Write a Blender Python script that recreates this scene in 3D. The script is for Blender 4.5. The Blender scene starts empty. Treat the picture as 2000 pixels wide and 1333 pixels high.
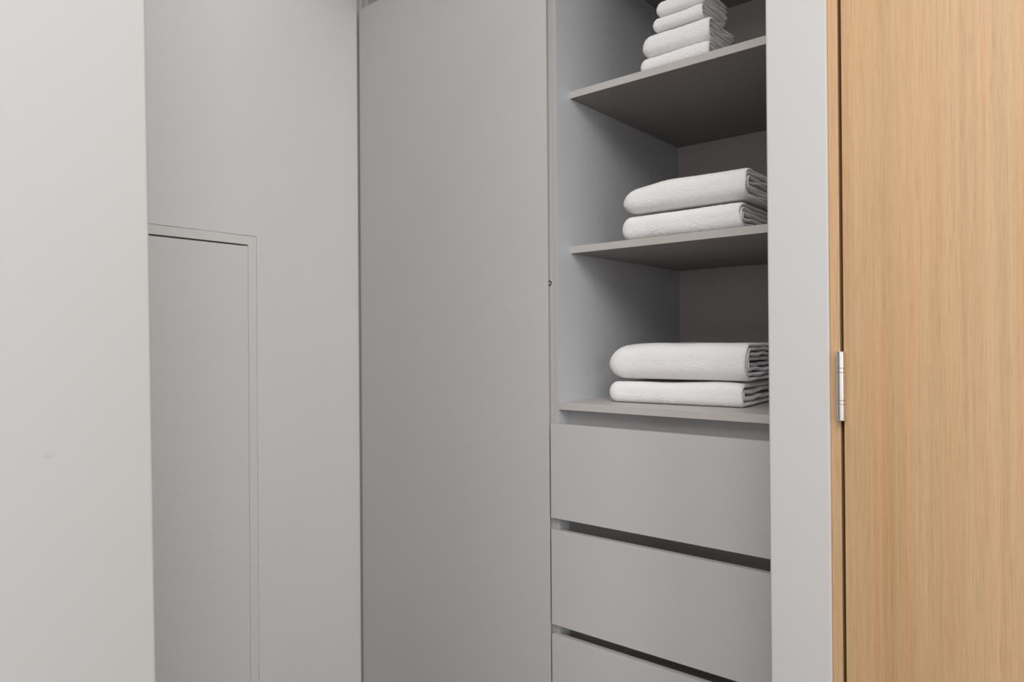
import bpy, bmesh, math, random
from mathutils import Matrix, Vector, noise

# ------------------------------------------------------------------ camera
scene = bpy.context.scene
COL = scene.collection
CEIL = 2.62                                  # ceiling height (m)
EYE = 1.30                                   # camera height above the floor (m)
YAW, PITCH, ROLL = 0.695868, 0.00342, -0.0074716

F = Vector((-math.sin(YAW) * math.cos(PITCH), math.cos(YAW) * math.cos(PITCH), math.sin(PITCH)))
R0 = Vector((math.cos(YAW), math.sin(YAW), 0))
U0 = R0.cross(F)
c_, s_ = math.cos(ROLL), math.sin(ROLL)
R1, U1 = c_ * R0 + s_ * U0, -s_ * R0 + c_ * U0
cam_data = bpy.data.cameras.new('camera')
cam_data.sensor_width = 36.0
cam_data.lens = 36.0 * 1366.8 / 2000.0
cam_data.clip_start = 0.02
cam_data.dof.use_dof = True
cam_data.dof.focus_distance = 1.35
cam_data.dof.aperture_fstop = 6.3
cam = bpy.data.objects.new('camera', cam_data)
COL.objects.link(cam)
m = Matrix.Identity(4)
for i in range(3):
    m[i][0], m[i][1], m[i][2] = R1[i], U1[i], -F[i]
m[2][3] = EYE
cam.matrix_world = m
scene.camera = cam

# ------------------------------------------------------------------ light and exposure
scene.view_settings.view_transform = 'Standard'
scene.view_settings.look = 'None'
scene.view_settings.gamma = 1.0
scene.view_settings.use_curve_mapping = False
scene.view_settings.exposure = 0.10
scene.cycles.use_denoising = True
scene.cycles.max_bounces = 8
scene.cycles.diffuse_bounces = 4

world = bpy.data.worlds.new('world')
scene.world = world
world.use_nodes = True
world.node_tree.nodes['Background'].inputs[0].default_value = (0.85, 0.92, 1.0, 1)
world.node_tree.nodes['Background'].inputs[1].default_value = 1.0

def area(name, loc, direction, sx, sy, power, color):
    l = bpy.data.lights.new(name, 'AREA')
    l.shape = 'RECTANGLE'; l.size = sx; l.size_y = sy
    l.energy = power; l.color = color
    o = bpy.data.objects.new(name, l)
    COL.objects.link(o)
    o.location = loc
    o.rotation_euler = Vector(direction).to_track_quat('-Z', 'Y').to_euler()
    return o


area('window_daylight', (3.17, -1.6, 1.75), (-1, 0, 0), 1.2, 1.2, 42, (0.93, 0.965, 1.0))
area('window_daylight', (0.4, -2.97, 1.3), (0, 1, 0), 1.6, 1.4, 8, (1.0, 0.985, 0.97))
area('ceiling_fill', (0.4, -0.2, CEIL - 0.02), (0, 0, -1), 1.2, 1.2, 32, (1.0, 0.985, 0.97))  # unseen soft source added, standing in for light bounced off the ceiling
area('ceiling_fill', (0.2, -1.3, CEIL - 0.02), (0, 0, -1), 1.4, 1.2, 29, (1.0, 0.985, 0.97))  # second unseen ceiling fill, added further back
area('passage_fill', (-1.2, 0.85, CEIL - 0.02), (0, 0, -1), 1.0, 0.7, 2.4, (1.0, 0.985, 0.97))  # unseen fill added to brighten the passage
area('passage_fill', (-0.4, 0.55, CEIL - 0.02), (0, 0, -1), 0.8, 0.6, 2.6, (1.0, 0.985, 0.97))  # another unseen fill, added nearer the passage opening

# ------------------------------------------------------------------ materials
def new_mat(name, rough=0.6, spec=0.5):
    mt = bpy.data.materials.new(name); mt.use_nodes = True
    nt = mt.node_tree; b = nt.nodes['Principled BSDF']
    b.inputs['Roughness'].default_value = rough
    b.inputs['Specular IOR Level'].default_value = spec
    return mt, nt, b

def N(nt, kind, **kw):
    n = nt.nodes.new(kind)
    for k, v in kw.items(): setattr(n, k, v)
    return n

def coords(nt, scale=(1, 1, 1), rot=(0, 0, 0), loc=(0, 0, 0)):
    t = N(nt, 'ShaderNodeTexCoord'); mp = N(nt, 'ShaderNodeMapping')
    mp.inputs['Scale'].default_value = scale
    mp.inputs['Rotation'].default_value = rot
    mp.inputs['Location'].default_value = loc
    nt.links.new(t.outputs['Object'], mp.inputs['Vector'])
    return mp.outputs['Vector']

def noise_tex(nt, vec, scale, detail=3, rough=0.5, dist=0.0):
    n = N(nt, 'ShaderNodeTexNoise')
    n.inputs['Scale'].default_value = scale
    n.inputs['Detail'].default_value = detail
    n.inputs['Roughness'].default_value = rough
    n.inputs['Distortion'].default_value = dist
    nt.links.new(vec, n.inputs['Vector'])
    return n.outputs['Fac']

def ramp(nt, fac, stops):
    r = N(nt, 'ShaderNodeValToRGB')
    e = r.color_ramp.elements
    while len(e) < len(stops): e.new(0.5)
    for el, (p, c) in zip(e, stops):
        el.position = p; el.color = (*c, 1) if len(c) == 3 else c
    nt.links.new(fac, r.inputs['Fac'])
    return r.outputs['Color']

def mixc(nt, fac, a, b, mode='MIX'):
    mx = N(nt, 'ShaderNodeMix', data_type='RGBA', blend_type=mode)
    for sock, v in ((mx.inputs['Factor'], fac), (mx.inputs['A'], a), (mx.inputs['B'], b)):
        if isinstance(v, (int, float)): sock.default_value = v
        elif isinstance(v, tuple): sock.default_value = (*v, 1)
        else: nt.links.new(v, sock)
    return mx.outputs['Result']

def bump(nt, b, height, strength, dist):
    bp = N(nt, 'ShaderNodeBump')
    bp.inputs['Strength'].default_value = strength
    bp.inputs['Distance'].default_value = dist
    nt.links.new(height, bp.inputs['Height'])
    nt.links.new(bp.outputs['Normal'], b.inputs['Normal'])

def paint(name, col, rough, spots=(), bump_s=0.15):
    mt, nt, b = new_mat(name, rough, 0.35)
    v = coords(nt)
    n1 = noise_tex(nt, v, 2.0, 3)
    base = ramp(nt, n1, [(0.3, tuple(x * 0.985 for x in col)), (0.7, tuple(min(1, x * 1.01) for x in col))])
    for (p, rad, dark, stretch) in spots:      # scuff marks left on the paint
        mp = coords(nt, scale=stretch, loc=tuple(-p[i] * stretch[i] for i in range(3)))
        ln = N(nt, 'ShaderNodeVectorMath', operation='LENGTH')
        nt.links.new(mp, ln.inputs[0])
        wob = noise_tex(nt, v, 160, 2)
        ad = N(nt, 'ShaderNodeMath', operation='MULTIPLY_ADD')
        nt.links.new(wob, ad.inputs[0]); ad.inputs[1].default_value = rad * 1.2
        nt.links.new(ln.outputs['Value'], ad.inputs[2])
        mask = N(nt, 'ShaderNodeMapRange')
        mask.inputs['From Min'].default_value = rad * 1.7; mask.inputs['From Max'].default_value = rad * 0.6
        nt.links.new(ad.outputs[0], mask.inputs['Value'])
        base = mixc(nt, mask.outputs['Result'], base, tuple(x * dark for x in col))
    nt.links.new(base, b.inputs['Base Color'])
    bump(nt, b, noise_tex(nt, v, 260, 3), bump_s, 0.0004)
    return mt

ZA = EYE
M_WALL = paint('white_wall_paint', (0.515, 0.503, 0.492), 0.7)
M_NEAR = paint('near_wall_toned_down', (0.455, 0.455, 0.446), 0.7, [((-0.78, 0.23, ZA - 0.106), 0.004, 0.86, (0.6, 0.6, 1.6))])  # white paint toned down: weaker light put into its colour
M_LWALL = paint('left_wall_lightened', (0.81, 0.802, 0.79), 0.65)  # white paint lightened: extra light put into its colour
M_PANEL = paint('hatch_paint', (0.775, 0.77, 0.757), 0.55,
                [((-1.8, 0.957, ZA - 0.465), 0.0035, 0.62, (0.5, 0.55, 1.8)), ((-1.8, 0.965, ZA - 0.70), 0.006, 0.9, (0.5, 0.5, 1.4))])
M_TRIM = paint('hatch_frame_paint', (0.80, 0.788, 0.76), 0.5)
M_CEIL = paint('ceiling_paint', (0.70, 0.70, 0.69), 0.8)

def grey_board(name, col, rough):
    mt, nt, b = new_mat(name, rough, 0.5)
    v = coords(nt)
    n1 = noise_tex(nt, v, 3.0, 2)
    c = ramp(nt, n1, [(0.3, tuple(x * 0.985 for x in col)), (0.7, tuple(x * 1.01 for x in col))])
    nt.links.new(c, b.inputs['Base Color'])
    bump(nt, b, noise_tex(nt, v, 500, 2), 0.08, 0.0003)
    return mt
M_GREY = grey_board('grey_laminate', (0.555, 0.537, 0.526), 0.42)
M_EDGE = grey_board('grey_edge_banding', (0.54, 0.505, 0.485), 0.45)
M_INNER = grey_board('shaded_inner_laminate', (0.44, 0.40, 0.385), 0.5)  # same grey laminate darkened, interior shade put into the colour
M_SIDE = grey_board('lit_side_laminate', (0.60, 0.603, 0.622), 0.42)  # lit copy of the grey laminate, cool window light put into the colour
M_SHELF = grey_board('shaded_grey_board', (0.285, 0.262, 0.25), 0.5)  # shaded copy of the grey board, shade under the shelves painted in
M_DARK = grey_board('dark_hole', (0.03, 0.025, 0.025), 0.7)

TILT = -2.4
def oak(name, tone=1.0, seed=0.0):
    mt, nt, b = new_mat(name, 0.48, 0.4)
    # slow bands of figure, mid streaks, fine pores, all drawn out along the height
    tilt = (0, math.radians(TILT), 0)
    v1 = coords(nt, scale=(9, 9, 0.30), rot=tilt, loc=(seed, 0, 0))
    v2 = coords(nt, scale=(120, 120, 1.3), rot=tilt, loc=(seed, 0, 3))
    v3 = coords(nt, scale=(900, 900, 15), rot=tilt, loc=(seed, 0, 7))
    a = noise_tex(nt, v1, 1.0, 3, 0.55, 0.6)
    s = noise_tex(nt, v2, 1.0, 4, 0.6, 0.4)
    f = noise_tex(nt, v3, 1.0, 3, 0.6)
    k = tone
    base = ramp(nt, a, [(0.25, (0.433 * k, 0.265 * k, 0.13 * k)), (0.5, (0.49 * k, 0.314 * k, 0.166 * k)), (0.75, (0.52 * k, 0.348 * k, 0.198 * k))])
    st = ramp(nt, s, [(0.3, (0.88, 0.86, 0.82)), (0.52, (1.0, 1.0, 1.0)), (0.72, (1.05, 1.06, 1.07))])
    base = mixc(nt, 0.9, base, st, 'MULTIPLY')
    fn = ramp(nt, f, [(0.34, (0.72, 0.66, 0.58)), (0.48, (1.0, 1.0, 1.0)), (0.7, (1.05, 1.06, 1.07))])
    base = mixc(nt, 0.55, base, fn, 'MULTIPLY')
    v4 = coords(nt, scale=(30, 30, 0.8), rot=tilt, loc=(seed + 5, 0, 1))
    hue = ramp(nt, noise_tex(nt, v4, 1.0, 3, 0.6, 0.5), [(0.38, (1.03, 0.97, 0.93)), (0.5, (1.0, 1.0, 1.0)), (0.62, (0.98, 1.01, 0.99))])
    base = mixc(nt, 1.0, base, hue, 'MULTIPLY')
    nt.links.new(base, b.inputs['Base Color'])
    bump(nt, b, f, 0.18, 0.0005)
    return mt
M_OAK = oak('oak_veneer', 1.0, 0.0)
M_OAKF = oak('oak_frame', 1.02, 4.3)

M_STEEL, nt, b = new_mat('brushed_steel', 0.30)
b.inputs['Metallic'].default_value = 1.0
v = coords(nt, scale=(30, 30, 900))
nt.links.new(ramp(nt, noise_tex(nt, v, 1.0, 2), [(0.3, (0.66, 0.63, 0.60)), (0.7, (0.78, 0.75, 0.72))]), b.inputs['Base Color'])
M_SEAM, nt, b = new_mat('dark_seam', 0.6)
b.inputs['Base Color'].default_value = (0.05, 0.045, 0.04, 1)

M_TERRY, nt, b = new_mat('white_terry', 0.95, 0.1)
v = coords(nt)
n_a = noise_tex(nt, v, 750, 3, 0.7)
n_b = noise_tex(nt, v, 120, 3, 0.6)
tc = ramp(nt, n_a, [(0.3, (0.88, 0.86, 0.85)), (0.6, (0.95, 0.94, 0.93))])
nt.links.new(tc, b.inputs['Base Color'])
b.inputs['Sheen Weight'].default_value = 0.25
b.inputs['Sheen Roughness'].default_value = 0.5
ad = N(nt, 'ShaderNodeMath', operation='MULTIPLY_ADD')
nt.links.new(n_b, ad.inputs[0]); ad.inputs[1].default_value = 0.8
nt.links.new(n_a, ad.inputs[2])
bump(nt, b, ad.outputs[0], 0.5, 0.0004)

M_FLOOR, nt, b = new_mat('floor_boards', 0.45)
v = coords(nt, scale=(1.2, 14, 1))
nt.links.new(ramp(nt, noise_tex(nt, v, 3, 4), [(0.3, (0.10, 0.07, 0.055)), (0.7, (0.14, 0.10, 0.08))]), b.inputs['Base Color'])

# ------------------------------------------------------------------ mesh helpers
def box(bm, x0, x1, y0, y1, z0, z1):
    vs = [bm.verts.new((x, y, z)) for x in (x0, x1) for y in (y0, y1) for z in (z0, z1)]
    for q in ((0, 1, 3, 2), (4, 6, 7, 5), (0, 4, 5, 1), (2, 3, 7, 6), (0, 2, 6, 4), (1, 5, 7, 3)):
        bm.faces.new([vs[i] for i in q])

def finish(name, bm, mat, parent=None, loc=(0, 0, 0), bevel=0.0, seg=2, smooth=False):
    bmesh.ops.recalc_face_normals(bm, faces=bm.faces)
    if bevel > 0:
        bmesh.ops.bevel(bm, geom=list(bm.edges), offset=bevel, segments=seg, profile=0.5, affect='EDGES')
    me = bpy.data.meshes.new(name); bm.to_mesh(me); bm.free()
    me.materials.append(mat)
    if smooth:
        for p in me.polygons: p.use_smooth = True
    o = bpy.data.objects.new(name, me); COL.objects.link(o)
    o.location = loc
    if parent is not None: o.parent = parent
    return o

def board(name, lo, hi, mat, parent=None, origin=(0, 0, 0), bevel=0.0008, seg=2):
    """one board from world corner lo to world corner hi, as a child placed at origin"""
    bm = bmesh.new()
    box(bm, lo[0] - origin[0], hi[0] - origin[0], lo[1] - origin[1], hi[1] - origin[1], lo[2] - origin[2], hi[2] - origin[2])
    return finish(name, bm, mat, parent, (0, 0, 0), bevel, seg)

def tag(o, label, category=None, group=None, kind=None):
    o['label'] = label
    if category: o['category'] = category
    if group: o['group'] = group
    if kind: o['kind'] = kind
    return o

def boxes(name, lst, mat, bevel=0.0, seg=2):
    bm = bmesh.new()
    for q in lst: box(bm, *q)
    return finish(name, bm, mat, None, (0, 0, 0), bevel, seg)

def struct(o, label, category):
    return tag(o, label, category, kind='structure')

# ------------------------------------------------------------------ room shell
XL = -1.80            # left end wall of the dressing passage
YF = 1.40             # plane of the wardrobe fronts
YW = 1.12             # plane of the wall that carries the oak door
YB = 2.12             # wall behind the wardrobe

struct(boxes('floor', [(-1.95, 3.3, -3.1, 2.22, -0.08, 0.0)], M_FLOOR), 'wooden floor of the room', 'floor')
struct(boxes('ceiling', [(-1.95, 3.3, -3.1, 2.22, CEIL, CEIL + 0.08)], M_CEIL), 'white ceiling of the room', 'ceiling')

# hatch opening in the left wall
HY0, HY1, HZ1 = 0.56, 1.0445, ZA + 0.3045
g = 0.0
wl = boxes('wall_left', [(XL - 0.12, XL, 0.20, 1.395, HZ1, CEIL), (XL - 0.12, XL, HY1, 1.395, 0, HZ1), (XL - 0.12, XL - 0.032, 1.395, 1.4195, 0, CEIL), (XL - 0.12, XL - 0.010, 1.4195, 2.20, 0, CEIL),
                         (XL - 0.12, XL, 0.20, HY0, 0, HZ1), (XL - 0.12, XL - 0.06, HY0, HY1, 0, HZ1)], M_LWALL)
struct(wl, 'off-white wall at the far left, between the near wall corner and the wardrobe', 'wall')

# near wall whose corner stands close to the camera at the left edge of the view
bm = bmesh.new()
lean = 0.024
pts = [(-1.80, -3.0), (-0.78, -3.0), (-0.78, 0.329), (-1.80, 0.329)]
def ring_at(z):
    k = (z - EYE) * lean
    return [bm.verts.new((x - (k if x > -1 else 0), y, z)) for x, y in pts]
rows = [ring_at(z) for z in (0, 0.6, 1.2, 1.8, CEIL)]
for a, b2 in zip(rows, rows[1:]):
    for i in range(4):
        bm.faces.new((a[i], a[(i + 1) % 4], b2[(i + 1) % 4], b2[i]))
bm.faces.new(rows[0][::-1]); bm.faces.new(rows[-1])
vert = [e for e in bm.edges if abs(e.verts[0].co.z - e.verts[1].co.z) > 0.1 and all(abs(v_.co.y - 0.329) < 1e-4 and v_.co.x > -1 for v_ in e.verts)]
bmesh.ops.recalc_face_normals(bm, faces=bm.faces)
bmesh.ops.bevel(bm, geom=vert, offset=0.003, segments=3, profile=0.5, affect='EDGES')
struct(finish('wall_near', bm, M_NEAR), 'white wall at the left edge, nearest to the camera', 'wall')

struct(boxes('wall_behind_wardrobe', [(XL - 0.12, -0.402, YB, YB + 0.1, 0, CEIL)], M_WALL), 'wall behind the wardrobe', 'wall')

# pier between the wardrobe and the oak door, with rounded plaster corners
PX0, PX1 = -0.4030, -0.3100
bm = bmesh.new(); box(bm, PX0, PX1, YW, YB + 0.1, 0, CEIL)
bmesh.ops.recalc_face_normals(bm, faces=bm.faces)
ve = [e for e in bm.edges if abs(e.verts[0].co.z - e.verts[1].co.z) > 1 and all(v_.co.y < YW + 1e-4 for v_ in e.verts)]
bmesh.ops.bevel(bm, geom=ve, offset=0.0035, segments=4, profile=0.5, affect='EDGES')
struct(finish('wall_right', bm, M_WALL, smooth=False), 'narrow white wall strip between the towel shelves and the oak door', 'wall')

DX0, DX1 = -0.2905, 0.545
DTOP = 2.06
struct(boxes('wall_above_door', [(PX1, 3.2, YW, YW + 0.12, DTOP + 0.02, CEIL), (DX1 + 0.022, 3.2, YW, YW + 0.12, 0, DTOP + 0.02)], M_WALL),
       'white wall above and beside the oak door', 'wall')
# rear and right walls with window openings
struct(boxes('wall_back', [(-0.78, -0.1, -3.1, -3.0, 0, CEIL), (2.3, 3.2, -3.1, -3.0, 0, CEIL), (-0.1, 2.3, -3.1, -3.0, 0, 0.75), (-0.1, 2.3, -3.1, -3.0, 2.35, CEIL)], M_WALL),
       'white wall behind the camera', 'wall')
struct(boxes('wall_window_side', [(3.2, 3.3, -3.0, -2.1, 0, CEIL), (3.2, 3.3, 0.3, YW + 0.12, 0, CEIL), (3.2, 3.3, -2.1, 0.3, 0, 0.75), (3.2, 3.3, -2.1, 0.3, 2.35, CEIL)], M_WALL),
       'white wall with a window beside the camera', 'wall')

# ------------------------------------------------------------------ oak door in its frame, and its hinge
fr = boxes('trim_1', [(-0.3100, -0.2955, YW + 0.0015, YW + 0.12, 0, DTOP + 0.02), (DX1 + 0.005, DX1 + 0.022, YW + 0.0015, YW + 0.12, 0, DTOP + 0.02),
                      (-0.2955, DX1 + 0.005, YW + 0.0015, YW + 0.12, DTOP + 0.004, DTOP + 0.02),
                      (-0.2955, -0.278, YW + 0.047, YW + 0.12, 0, DTOP)], M_OAKF, 0.0013, 2)
struct(fr, 'oak door frame beside the narrow white wall strip', 'door frame')
door = tag(bpy.data.objects.new('door_1', None), 'light oak flush door with vertical grain at the right edge', 'door', kind='structure')
COL.objects.link(door); door.location = (DX0, YW, 0)
o_d = (DX0, YW, 0)
board('door_leaf', (DX0, YW + 0.001, 0.008), (DX1, YW + 0.043, DTOP), M_OAK, door, o_d, 0.0008)

def lathe(bm, cx, cy, prof, n=28):
    rows = []
    for r, z in prof:
        rows.append([bm.verts.new((cx + r * math.cos(2 * math.pi * i / n), cy + r * math.sin(2 * math.pi * i / n), z)) for i in range(n)])
    for a, b2 in zip(rows, rows[1:]):
        for i in range(n):
            bm.faces.new((a[i], a[(i + 1) % n], b2[(i + 1) % n], b2[i]))
    bm.faces.new(rows[0][::-1]); bm.faces.new(rows[-1])
    bm.normal_update()
    for f_ in bm.faces: f_.smooth = len(f_.verts) == 4
    for e_ in bm.edges:
        if len(e_.link_faces) == 2 and e_.calc_face_angle(0) > 0.6: e_.smooth = False

def knuckle(z0, z1, r, bev=0.0006):
    bm = bmesh.new()
    lathe(bm, 0, 0, [(r - bev, z0), (r, z0 + bev), (r, z1 - bev), (r - bev, z1)])
    return bm
hinge = bpy.data.objects.new('hinge', None); COL.objects.link(hinge); hinge.parent = door
hinge['label'] = 'brushed steel butt hinge with two bearing rings'
HX, HY = -0.2930, YW - 0.0045
hinge.location = (HX - DX0, HY - YW, 0)
zt = ZA - 0.0158
segs = [('knuckle', 0.0, 0.0245, 0.0060), ('bearing_ring', 0.0250, 0.0308, 0.0060), ('knuckle', 0.0313, 0.0725, 0.0060),
        ('bearing_ring', 0.0730, 0.0785, 0.0060), ('knuckle', 0.0790, 0.1030, 0.0060)]
for nm, a0, a1, r in segs:
    bm = knuckle(zt - a1, zt - a0, r)
    o = finish(nm, bm, M_STEEL, hinge)
bm = knuckle(zt - 0.1025, zt - 0.0005, 0.0052, 0.0002); finish('pin', bm, M_SEAM, hinge)
bm = bmesh.new(); box(bm, -0.0022, -0.0008, 0.004, 0.034, zt - 0.1028, zt - 0.0002)
finish('hinge_leaf', bm, M_STEEL, hinge)

# ------------------------------------------------------------------ low cupboard hatch in the left wall
hatch = tag(bpy.data.objects.new('door_2', None), 'low flush painted cupboard door set into the off-white left wall', 'cupboard door', kind='structure')
COL.objects.link(hatch); hatch.location = (XL, 0.8, 0)
rng = random.Random(4)
def jag(a, b2, n, amp):
    """uneven painted edge between two points of the wall plane"""
    out = []
    for i in range(n):
        t = i / n
        k = noise.noise(Vector((a[0] * 3 + t * 9, a[1] * 3 + t * 7, 0.5))) * 0.6 + noise.noise(Vector((t * 60, a[1], 3))) * 0.4
        out.append((a[0] + (b2[0] - a[0]) * t, a[1] + (b2[1] - a[1]) * t, k * amp))
    return out
g = 0.0016
def wall_prism(name, outline, x0, x1, mat, parent):
    bm = bmesh.new()
    A = [bm.verts.new((x1 - XL, y - 0.8, z)) for y, z in outline]
    B = [bm.verts.new((x0 - XL, y - 0.8, z)) for y, z in outline]
    bm.faces.new(A); bm.faces.new(B[::-1])
    n = len(A)
    for i in range(n):
        bm.faces.new((A[i], B[i], B[(i + 1) % n], A[(i + 1) % n]))
    return finish(name, bm, mat, parent)
FW = 0.0255
# top rail
top = [(p[0], p[1] + p[2]) for p in jag((HY0 + g, HZ1 - g * 0.8), (HY1 - g, HZ1 - g * 0.8), 90, 0.0009)]
top += [(HY1 - g, HZ1 - g * 0.8), (HY1 - g, HZ1 - FW), (HY0 + g, HZ1 - FW)]
wall_prism('frame_rail', top, XL - 0.03, XL + 0.0008, M_TRIM, hatch)
# right and left stile
right = [(p[0] + p[2], p[1]) for p in jag((HY1 - g, HZ1 - FW), (HY1 - g, 0.0), 200, 0.0009)]
right += [(HY1 - g, 0.0), (HY1 - FW, 0.0), (HY1 - FW, HZ1 - FW)]
wall_prism('frame_stile', right, XL - 0.03, XL + 0.0008, M_TRIM, hatch)
left = [(HY0 + g, HZ1 - FW), (HY0 + FW, HZ1 - FW), (HY0 + FW, 0), (HY0 + g, 0)]
wall_prism('frame_stile', left, XL - 0.03, XL + 0.0008, M_TRIM, hatch)
bm = bmesh.new()
box(bm, -0.022, -0.0012, HY0 + FW + 0.001 - 0.8, HY1 - FW - 0.0004 - 0.8, 0.012, HZ1 - FW - 0.0042)
finish('door_panel', bm, M_PANEL, hatch, bevel=0.0006)
bm = bmesh.new()
box(bm, -0.028, -0.004, HY1 - FW - 0.0004 - 0.8, HY1 - FW - 0.8, 0.012, HZ1 - FW - 0.0042)
finish('seal', bm, M_TRIM, hatch)

# ------------------------------------------------------------------ wardrobe units
T = 0.018
YC = YF + 0.020       # front plane of the carcasses
BACK = 2.087          # front plane of the back panels
TOPZ = 2.58

# left unit: tall door, open above it
ax0, ax1 = -1.8030, -1.0514
oa = ((ax0 + ax1) / 2, 1.75, 0)
ua = tag(bpy.data.objects.new('wardrobe', None), 'tall grey wardrobe with one plain flush door, left of the towel shelves', 'wardrobe')
COL.objects.link(ua); ua.location = oa
board('side_panel', (ax0, YC, 0.0), (ax0 + 0.0285, BACK, TOPZ), M_GREY, ua, oa)
board('side_panel', (ax1 - T, YC, 0.0), (ax1, BACK, TOPZ), M_GREY, ua, oa)
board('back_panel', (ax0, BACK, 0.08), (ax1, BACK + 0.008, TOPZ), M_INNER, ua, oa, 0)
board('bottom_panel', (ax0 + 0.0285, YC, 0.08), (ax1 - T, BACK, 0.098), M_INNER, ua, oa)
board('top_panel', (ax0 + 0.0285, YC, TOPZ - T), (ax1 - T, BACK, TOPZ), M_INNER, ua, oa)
board('plinth', (ax0 + 0.0285, YC + 0.04, 0.0), (ax1 - T, YC + 0.058, 0.08), M_GREY, ua, oa)
dz0, dz1 = 0.085, ZA + 1.0665
bm = bmesh.new()      # slab whose right-hand edge is rebated behind a thin front lip, as a finger pull
prof = [(-1.7942, YF), (-1.0514, YF), (-1.0514, YF + 0.0028), (-1.0620, YF + 0.0034), (-1.0620, YF + T), (-1.7942, YF + T)]
lo_ = [bm.verts.new((x - oa[0], y - oa[1], dz0)) for x, y in prof]
hi_ = [bm.verts.new((x - oa[0], y - oa[1], dz1)) for x, y in prof]
bm.faces.new(lo_[::-1]); bm.faces.new(hi_)
for q in range(6): bm.faces.new((lo_[q], lo_[(q + 1) % 6], hi_[(q + 1) % 6], hi_[q]))
adoor = finish('door', bm, M_GREY, ua, (0, 0, 0), 0.0006, 2)

# right unit: open shelves over drawers
bx0, bx1 = -1.0510, -0.4060
bi0, bi1 = -1.0360, bx1 - T
ob = ((bx0 + bx1) / 2, 1.75, 0)
ub = tag(bpy.data.objects.new('shelf_unit', None), 'grey shelf unit with open towel shelves above handleless drawers', 'shelf unit')
COL.objects.link(ub); ub.location = ob
for xa_, xb_ in ((bx0, bi0), (bi1, bx1)):
    sp = board('side_panel', (xa_, YC + 0.0012, 0.0), (xb_, BACK, TOPZ), M_SIDE, ub, ob, 0)
    eb = board('edge_band', (xa_, YC, 0.0), (xb_, YC + 0.0012, TOPZ), M_EDGE, sp, ob, 0.0004)
    eb['label'] = 'warmer grey edge band'
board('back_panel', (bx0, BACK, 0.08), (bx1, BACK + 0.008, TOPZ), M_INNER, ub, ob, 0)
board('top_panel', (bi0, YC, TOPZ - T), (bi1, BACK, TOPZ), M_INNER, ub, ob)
board('plinth', (bi0, YC + 0.04, 0.0), (bi1, YC + 0.058, 0.08), M_GREY, ub, ob)
board('shelf', (bi0, YC, ZA - 0.167), (bi1, BACK, ZA - 0.149), M_EDGE, ub, ob)
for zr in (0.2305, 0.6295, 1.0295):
    sh = board('shelf', (bi0, YF + 0.0815, ZA + zr), (bi1, BACK, ZA + zr + T), M_SHELF, ub, ob, 0)  # body carries painted shade, front edge keeps the board's own grey
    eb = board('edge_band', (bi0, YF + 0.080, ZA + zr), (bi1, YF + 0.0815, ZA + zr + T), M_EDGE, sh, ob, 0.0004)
    eb['label'] = 'grey edge band, body behind it coloured as shaded'
board('rail', (bi0, 1.467, ZA - 0.245), (bi1, 1.485, ZA - 0.167), M_GREY, ub, ob)
# dark ring of a fitting on the front edge of the wardrobe's right-hand side, half hidden by the door lip
cap = bmesh.new()
secs = []
for q in range(32):
    a = 2 * math.pi * q / 32
    secs.append([cap.verts.new((r * math.cos(a), yy, r * math.sin(a))) for r, yy in ((0.0040, 0.0), (0.0040, -0.0007), (0.0066, -0.0007), (0.0066, 0.0))])
for a, b2 in zip(secs, secs[1:] + secs[:1]):
    for i in range(4): cap.faces.new((a[i], a[(i + 1) % 4], b2[(i + 1) % 4], b2[i]))
co = finish('fitting_ring', cap, M_DARK, ua, (-1.0610 - oa[0], YC - oa[1], ZA + 0.1515))
co['label'] = 'small dark ring beside the door edge'

for zr in (-0.4520, -0.7155, -0.9760):
    board('rail', (bi0, 1.462, ZA + zr - 0.045), (bi1, 1.480, ZA + zr + 0.028), M_SHELF, ub, ob)  # shaded board tone deepens the drawer gaps
tops = [(-0.2005, -0.4350), (-0.4645, -0.7000), (-0.7250, -0.9600), (-0.9855, -1.2150)]
for i, (zt_, zb_) in enumerate(tops):
    fx0, fx1 = -1.0472, -0.4065
    d = board('drawer', (fx0, YF, ZA + zb_), (fx1, YF + T, ZA + zt_), M_GREY, ub, ob, 0.0007, 2)
    # drawer box behind the front, a little lower than it
    y1 = 2.00; zz0, zz1 = ZA + zb_ + 0.02, ZA + zt_ - 0.055
    bm = bmesh.new()
    a0, a1 = bi0 + 0.013, bi1 - 0.013
    for q in ((a0, a0 + 0.014, YC + 0.002, y1, zz0, zz1), (a1 - 0.014, a1, YC + 0.002, y1, zz0, zz1),
              (a0 + 0.014, a1 - 0.014, YC + 0.002, YC + 0.016, zz0, zz1), (a0 + 0.014, a1 - 0.014, y1 - 0.014, y1, zz0, zz1),
              (a0 + 0.014, a1 - 0.014, YC + 0.016, y1 - 0.014, zz0, zz0 + 0.008)):
        box(bm, q[0] - ob[0], q[1] - ob[0], q[2] - ob[1], q[3] - ob[1], q[4], q[5])
    finish('drawer_box', bm, M_INNER, d)

# ------------------------------------------------------------------ towels
def sm(t):
    t = max(0.0, min(1.0, t)); return t * t * (3 - 2 * t)

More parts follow.
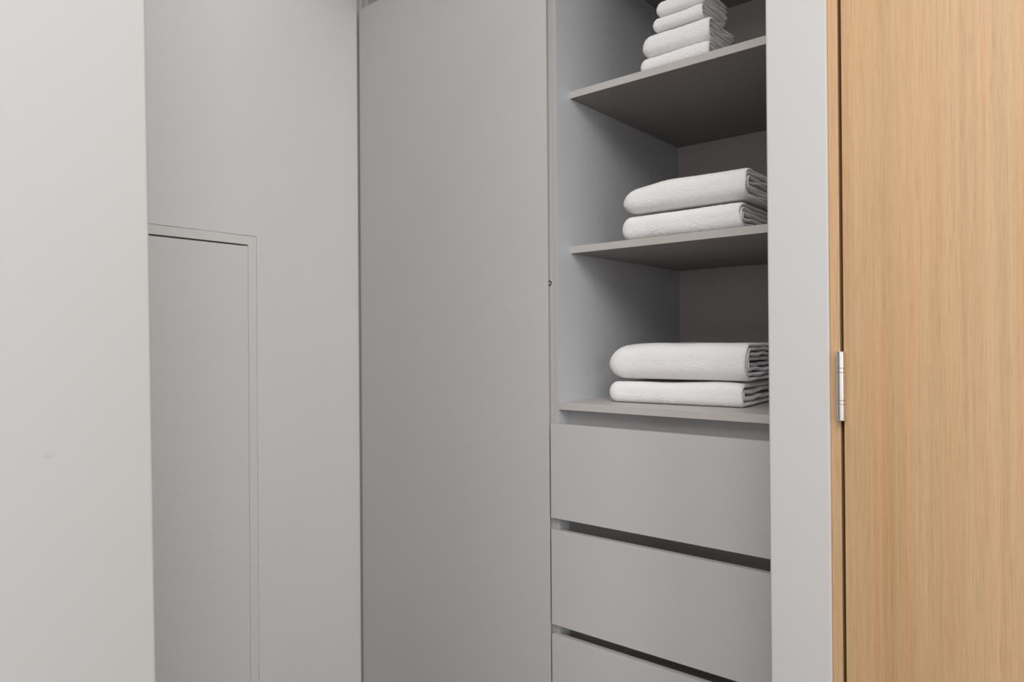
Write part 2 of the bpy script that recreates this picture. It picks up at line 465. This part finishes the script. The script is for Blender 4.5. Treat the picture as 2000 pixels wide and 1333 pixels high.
def towel(label, group, x0, x1, y0, z0, h, depth, nfold, rot=0.0, seed=0, left_round=1.0, sag=0.0, tilt=0.0, step=0.0012, flat=2.6,
          inset=0.0, splay=0.0):
    """A folded terry towel: nested U-shaped folds of cloth that close at the front,
    their edges showing one inside the other at the right-hand end."""
    W = x1 - x0
    root = bpy.data.objects.new('folded_towel', None); COL.objects.link(root)
    root.location = ((x0 + x1) / 2, y0 + depth / 2, z0); root.rotation_euler = (0, 0, rot)
    tag(root, label, 'towel', group)
    t = h / (2 * nfold)
    rnd = random.Random(seed)
    nz = noise.noise

    def outline(r, ylen, y_front, ds):
        """side view of one surface: along the bottom to the front, round, and back over the top"""
        pts = []
        nb = 26
        ymid = y_front + r
        for i in range(nb):
            q = (1 - i / nb) ** 1.7
            pts.append((ymid + (ylen - ymid) * q, -r))
        arc = []
        for i in range(241):
            a = math.pi * i / 240
            c, s = -math.cos(a), math.sin(a)
            arc.append((ymid - r * s ** (2 / flat), r * math.copysign(abs(c) ** (2 / flat), c)))
        L = [0.0]
        for a, b_ in zip(arc, arc[1:]): L.append(L[-1] + math.hypot(b_[0] - a[0], b_[1] - a[1]))
        m_ = max(8, int(L[-1] / ds)); j = 0
        for i in range(m_ + 1):
            d = L[-1] * i / m_
            while j < 239 and L[j + 1] < d: j += 1
            u = (d - L[j]) / max(1e-9, L[j + 1] - L[j]); u = min(1, max(0, u))
            pts.append((arc[j][0] + (arc[j + 1][0] - arc[j][0]) * u, arc[j][1] + (arc[j + 1][1] - arc[j][1]) * u))
        for i in range(1, nb + 1):
            q = (i / nb) ** 1.7
            pts.append((ymid + (ylen - ymid) * q, r))
        return pts

    for k in range(nfold):
        ro = h / 2 - k * t
        last = k == nfold - 1
        ri = max(0.0005, ro - t * (0.86 if k == 0 else 0.80))
        ylen = depth - rnd.uniform(0.0, 0.012) - k * 0.002
        yf = k * t * 0.95
        ds = step if k == 0 else step * 1.6
        P = outline(ro, ylen, yf, ds)
        npt = len(P)
        Q = []
        for i, (py, pz) in enumerate(P):          # inner surface: pull every point towards the centre line
            f = ri / ro
            if py > yf + ro: Q.append((py, pz * f))
            else:
                ymid = yf + ro
                Q.append((ymid - (ymid - py) * f, pz * f))
        xa = 0.0 + k * t * 0.8
        xb = W - t * (1.0 if k == 0 else 0.75) - (0 if k == 0 else inset + rnd.uniform(-0.0015, 0.003))
        nx = int((xb - xa) / (step if k == 0 else step * 2.5))
        xs = [xa + (xb - xa) * i / nx for i in range(nx + 1)]
        hemlen = t * (1.0 if k == 0 else 0.7)
        xs += [xb + hemlen * e_ for e_ in (0.2, 0.4, 0.6, 0.75, 0.87, 0.95, 0.99, 1.0)]
        off = (seed * 3.17 + k * 1.9)
        verts = []; faces = []
        Rl = h * 0.55 * left_round
        for x in xs:
            fx = x / W
            hem = 1.0
            if x > xb: hem = math.sqrt(max(0.0, 1 - ((x - xb) / hemlen) ** 2))
            sL = 1.0
            if x < Rl: sL = max(0.03, 1 - ((Rl - x) / Rl) ** 2.2) ** (1 / 2.2)
            swell = 1 + tilt * (fx - 0.5) + 0.05 * nz(Vector((x * 8, off, 0.3)))
            bul = 0.003 * nz(Vector((x * 11, seed * 1.7, 9)))
            rightside = sm((fx - 0.82) / 0.18)
            end_dx = 0.0
            for surf in (P, Q[::-1]):
                for (py, pz), (cy, cz) in (zip(P, Q) if surf is P else zip(P[::-1], Q[::-1])):
                    my, mz = (py + cy) / 2, (pz + cz) / 2
                    if surf is P: y_, z_ = my + (py - my) * hem, mz + (pz - mz) * hem
                    else: y_, z_ = my + (cy - my) * hem, mz + (cz - mz) * hem
                    u = (z_ + h / 2) / h                     # 0 bottom, 1 top
                    front = 1 - sm((y_ - 0.01) / 0.10)
                    w_ = 0.0
                    if 0 < k: w_ = 0.0045 * rightside * nz(Vector((my * 17, off, 2.0 if mz > 0 else -2.0))) 
                    z2 = z_ * sL + h / 2 * (sL + (1 - sL) * 0.86) + w_
                    z2 *= swell
                    z2 -= sag * u * (1 - sm(fx / 0.45)) * (0.4 + 0.6 * front)
                    z2 += 0.0035 * u * nz(Vector((x * 9, y_ * 8, seed * 2.0)))
                    # the folds sit a little forward or back of one another at the right end
                    y2 = y_ + (1 - sL) * h * 0.45 * front + bul * front + 0.0012 * front * nz(Vector((x * 26, z2 * 30, seed)))
                    x2 = x + (x - xb + hemlen * 2) * 0.0
                    x2 += rightside * 0.0045 * nz(Vector((y_ * 22, z2 * 25, off)))
                    verts.append((x2, y2, z2))
        nr = npt * 2; ns = len(xs)
        for a in range(ns - 1):
            for b_ in range(nr):
                c2 = (b_ + 1) % nr
                faces.append((a * nr + b_, a * nr + c2, (a + 1) * nr + c2, (a + 1) * nr + b_))
        for a in (0,):
            for b_ in range(npt - 1):
                faces.append((a * nr + b_ + 1, a * nr + b_, a * nr + nr - 1 - b_, a * nr + nr - 2 - b_))
        me = bpy.data.meshes.new('fold')
        me.from_pydata([(x - W / 2, y - depth / 2, z) for x, y, z in verts], [], faces)
        me.update()
        bm = bmesh.new(); bm.from_mesh(me)
        bmesh.ops.remove_doubles(bm, verts=bm.verts, dist=1e-6)
        bmesh.ops.recalc_face_normals(bm, faces=bm.faces)
        bm.normal_update()
        nn = [v_.normal.copy() for v_ in bm.verts]
        sv = Vector((seed, 0, 0))
        for v_, n_ in zip(bm.verts, nn):
            p = v_.co
            near = 1 - sm((p.y + depth / 2 - 0.05) / 0.12)
            if near > 0: v_.co = p + n_ * near * (TUFT * nz(p * 300 + sv) + 0.0003 * nz(p * 95 + sv))
            if v_.co.z < 0.0002: v_.co.z = 0.0002
        bm.to_mesh(me); bm.free()
        me.materials.append(M_TERRY)
        for p in me.polygons: p.use_smooth = True
        o = bpy.data.objects.new('fold', me); COL.objects.link(o); o.parent = root
    return root
TUFT = 0.0007

zs_b, zs_m, zs_t = ZA - 0.149, ZA + 0.2485, ZA + 0.6475
G3 = 'pair of bath towels on the lowest open shelf'
towel('white folded bath towel lying directly on the lowest open shelf, under another', G3,
      -0.955, -0.612, 1.510, zs_b + 0.0005, 0.053, 0.30, 2, rot=0.06, seed=3, left_round=0.9)
towel('thick white folded bath towel on top of the pair on the lowest open shelf', G3,
      -0.960, -0.606, 1.508, zs_b + 0.0590, 0.088, 0.31, 4, rot=0.06, seed=8, left_round=1.1, sag=0.008)
G2 = 'pair of bath towels on the middle open shelf'
towel('white folded bath towel lying directly on the middle shelf, under another', G2,
      -0.905, -0.597, 1.497, zs_m + 0.0005, 0.061, 0.30, 3, seed=14, left_round=0.9)
towel('white folded bath towel on top of the pair on the middle shelf', G2,
      -0.903, -0.585, 1.496, zs_m + 0.0680, 0.070, 0.30, 4, seed=21, left_round=1.2, sag=0.012)
G1 = 'stack of small hand towels on the upper shelf'
towel('bottom white hand towel of the small stack on the upper shelf', G1,
      -0.846, -0.668, 1.497, zs_t + 0.0005, 0.037, 0.16, 2, seed=31)
towel('second white hand towel from the bottom of the upper shelf stack, the thickest one', G1,
      -0.842, -0.666, 1.496, zs_t + 0.0400, 0.052, 0.16, 3, seed=37)
towel('narrow white hand towel second from the top of the upper shelf stack', G1,
      -0.811, -0.682, 1.497, zs_t + 0.0945, 0.031, 0.145, 2, seed=44)
towel('topmost white hand towel of the upper shelf stack, cut by the top edge', G1,
      -0.802, -0.678, 1.496, zs_t + 0.1275, 0.036, 0.15, 2, seed=52)
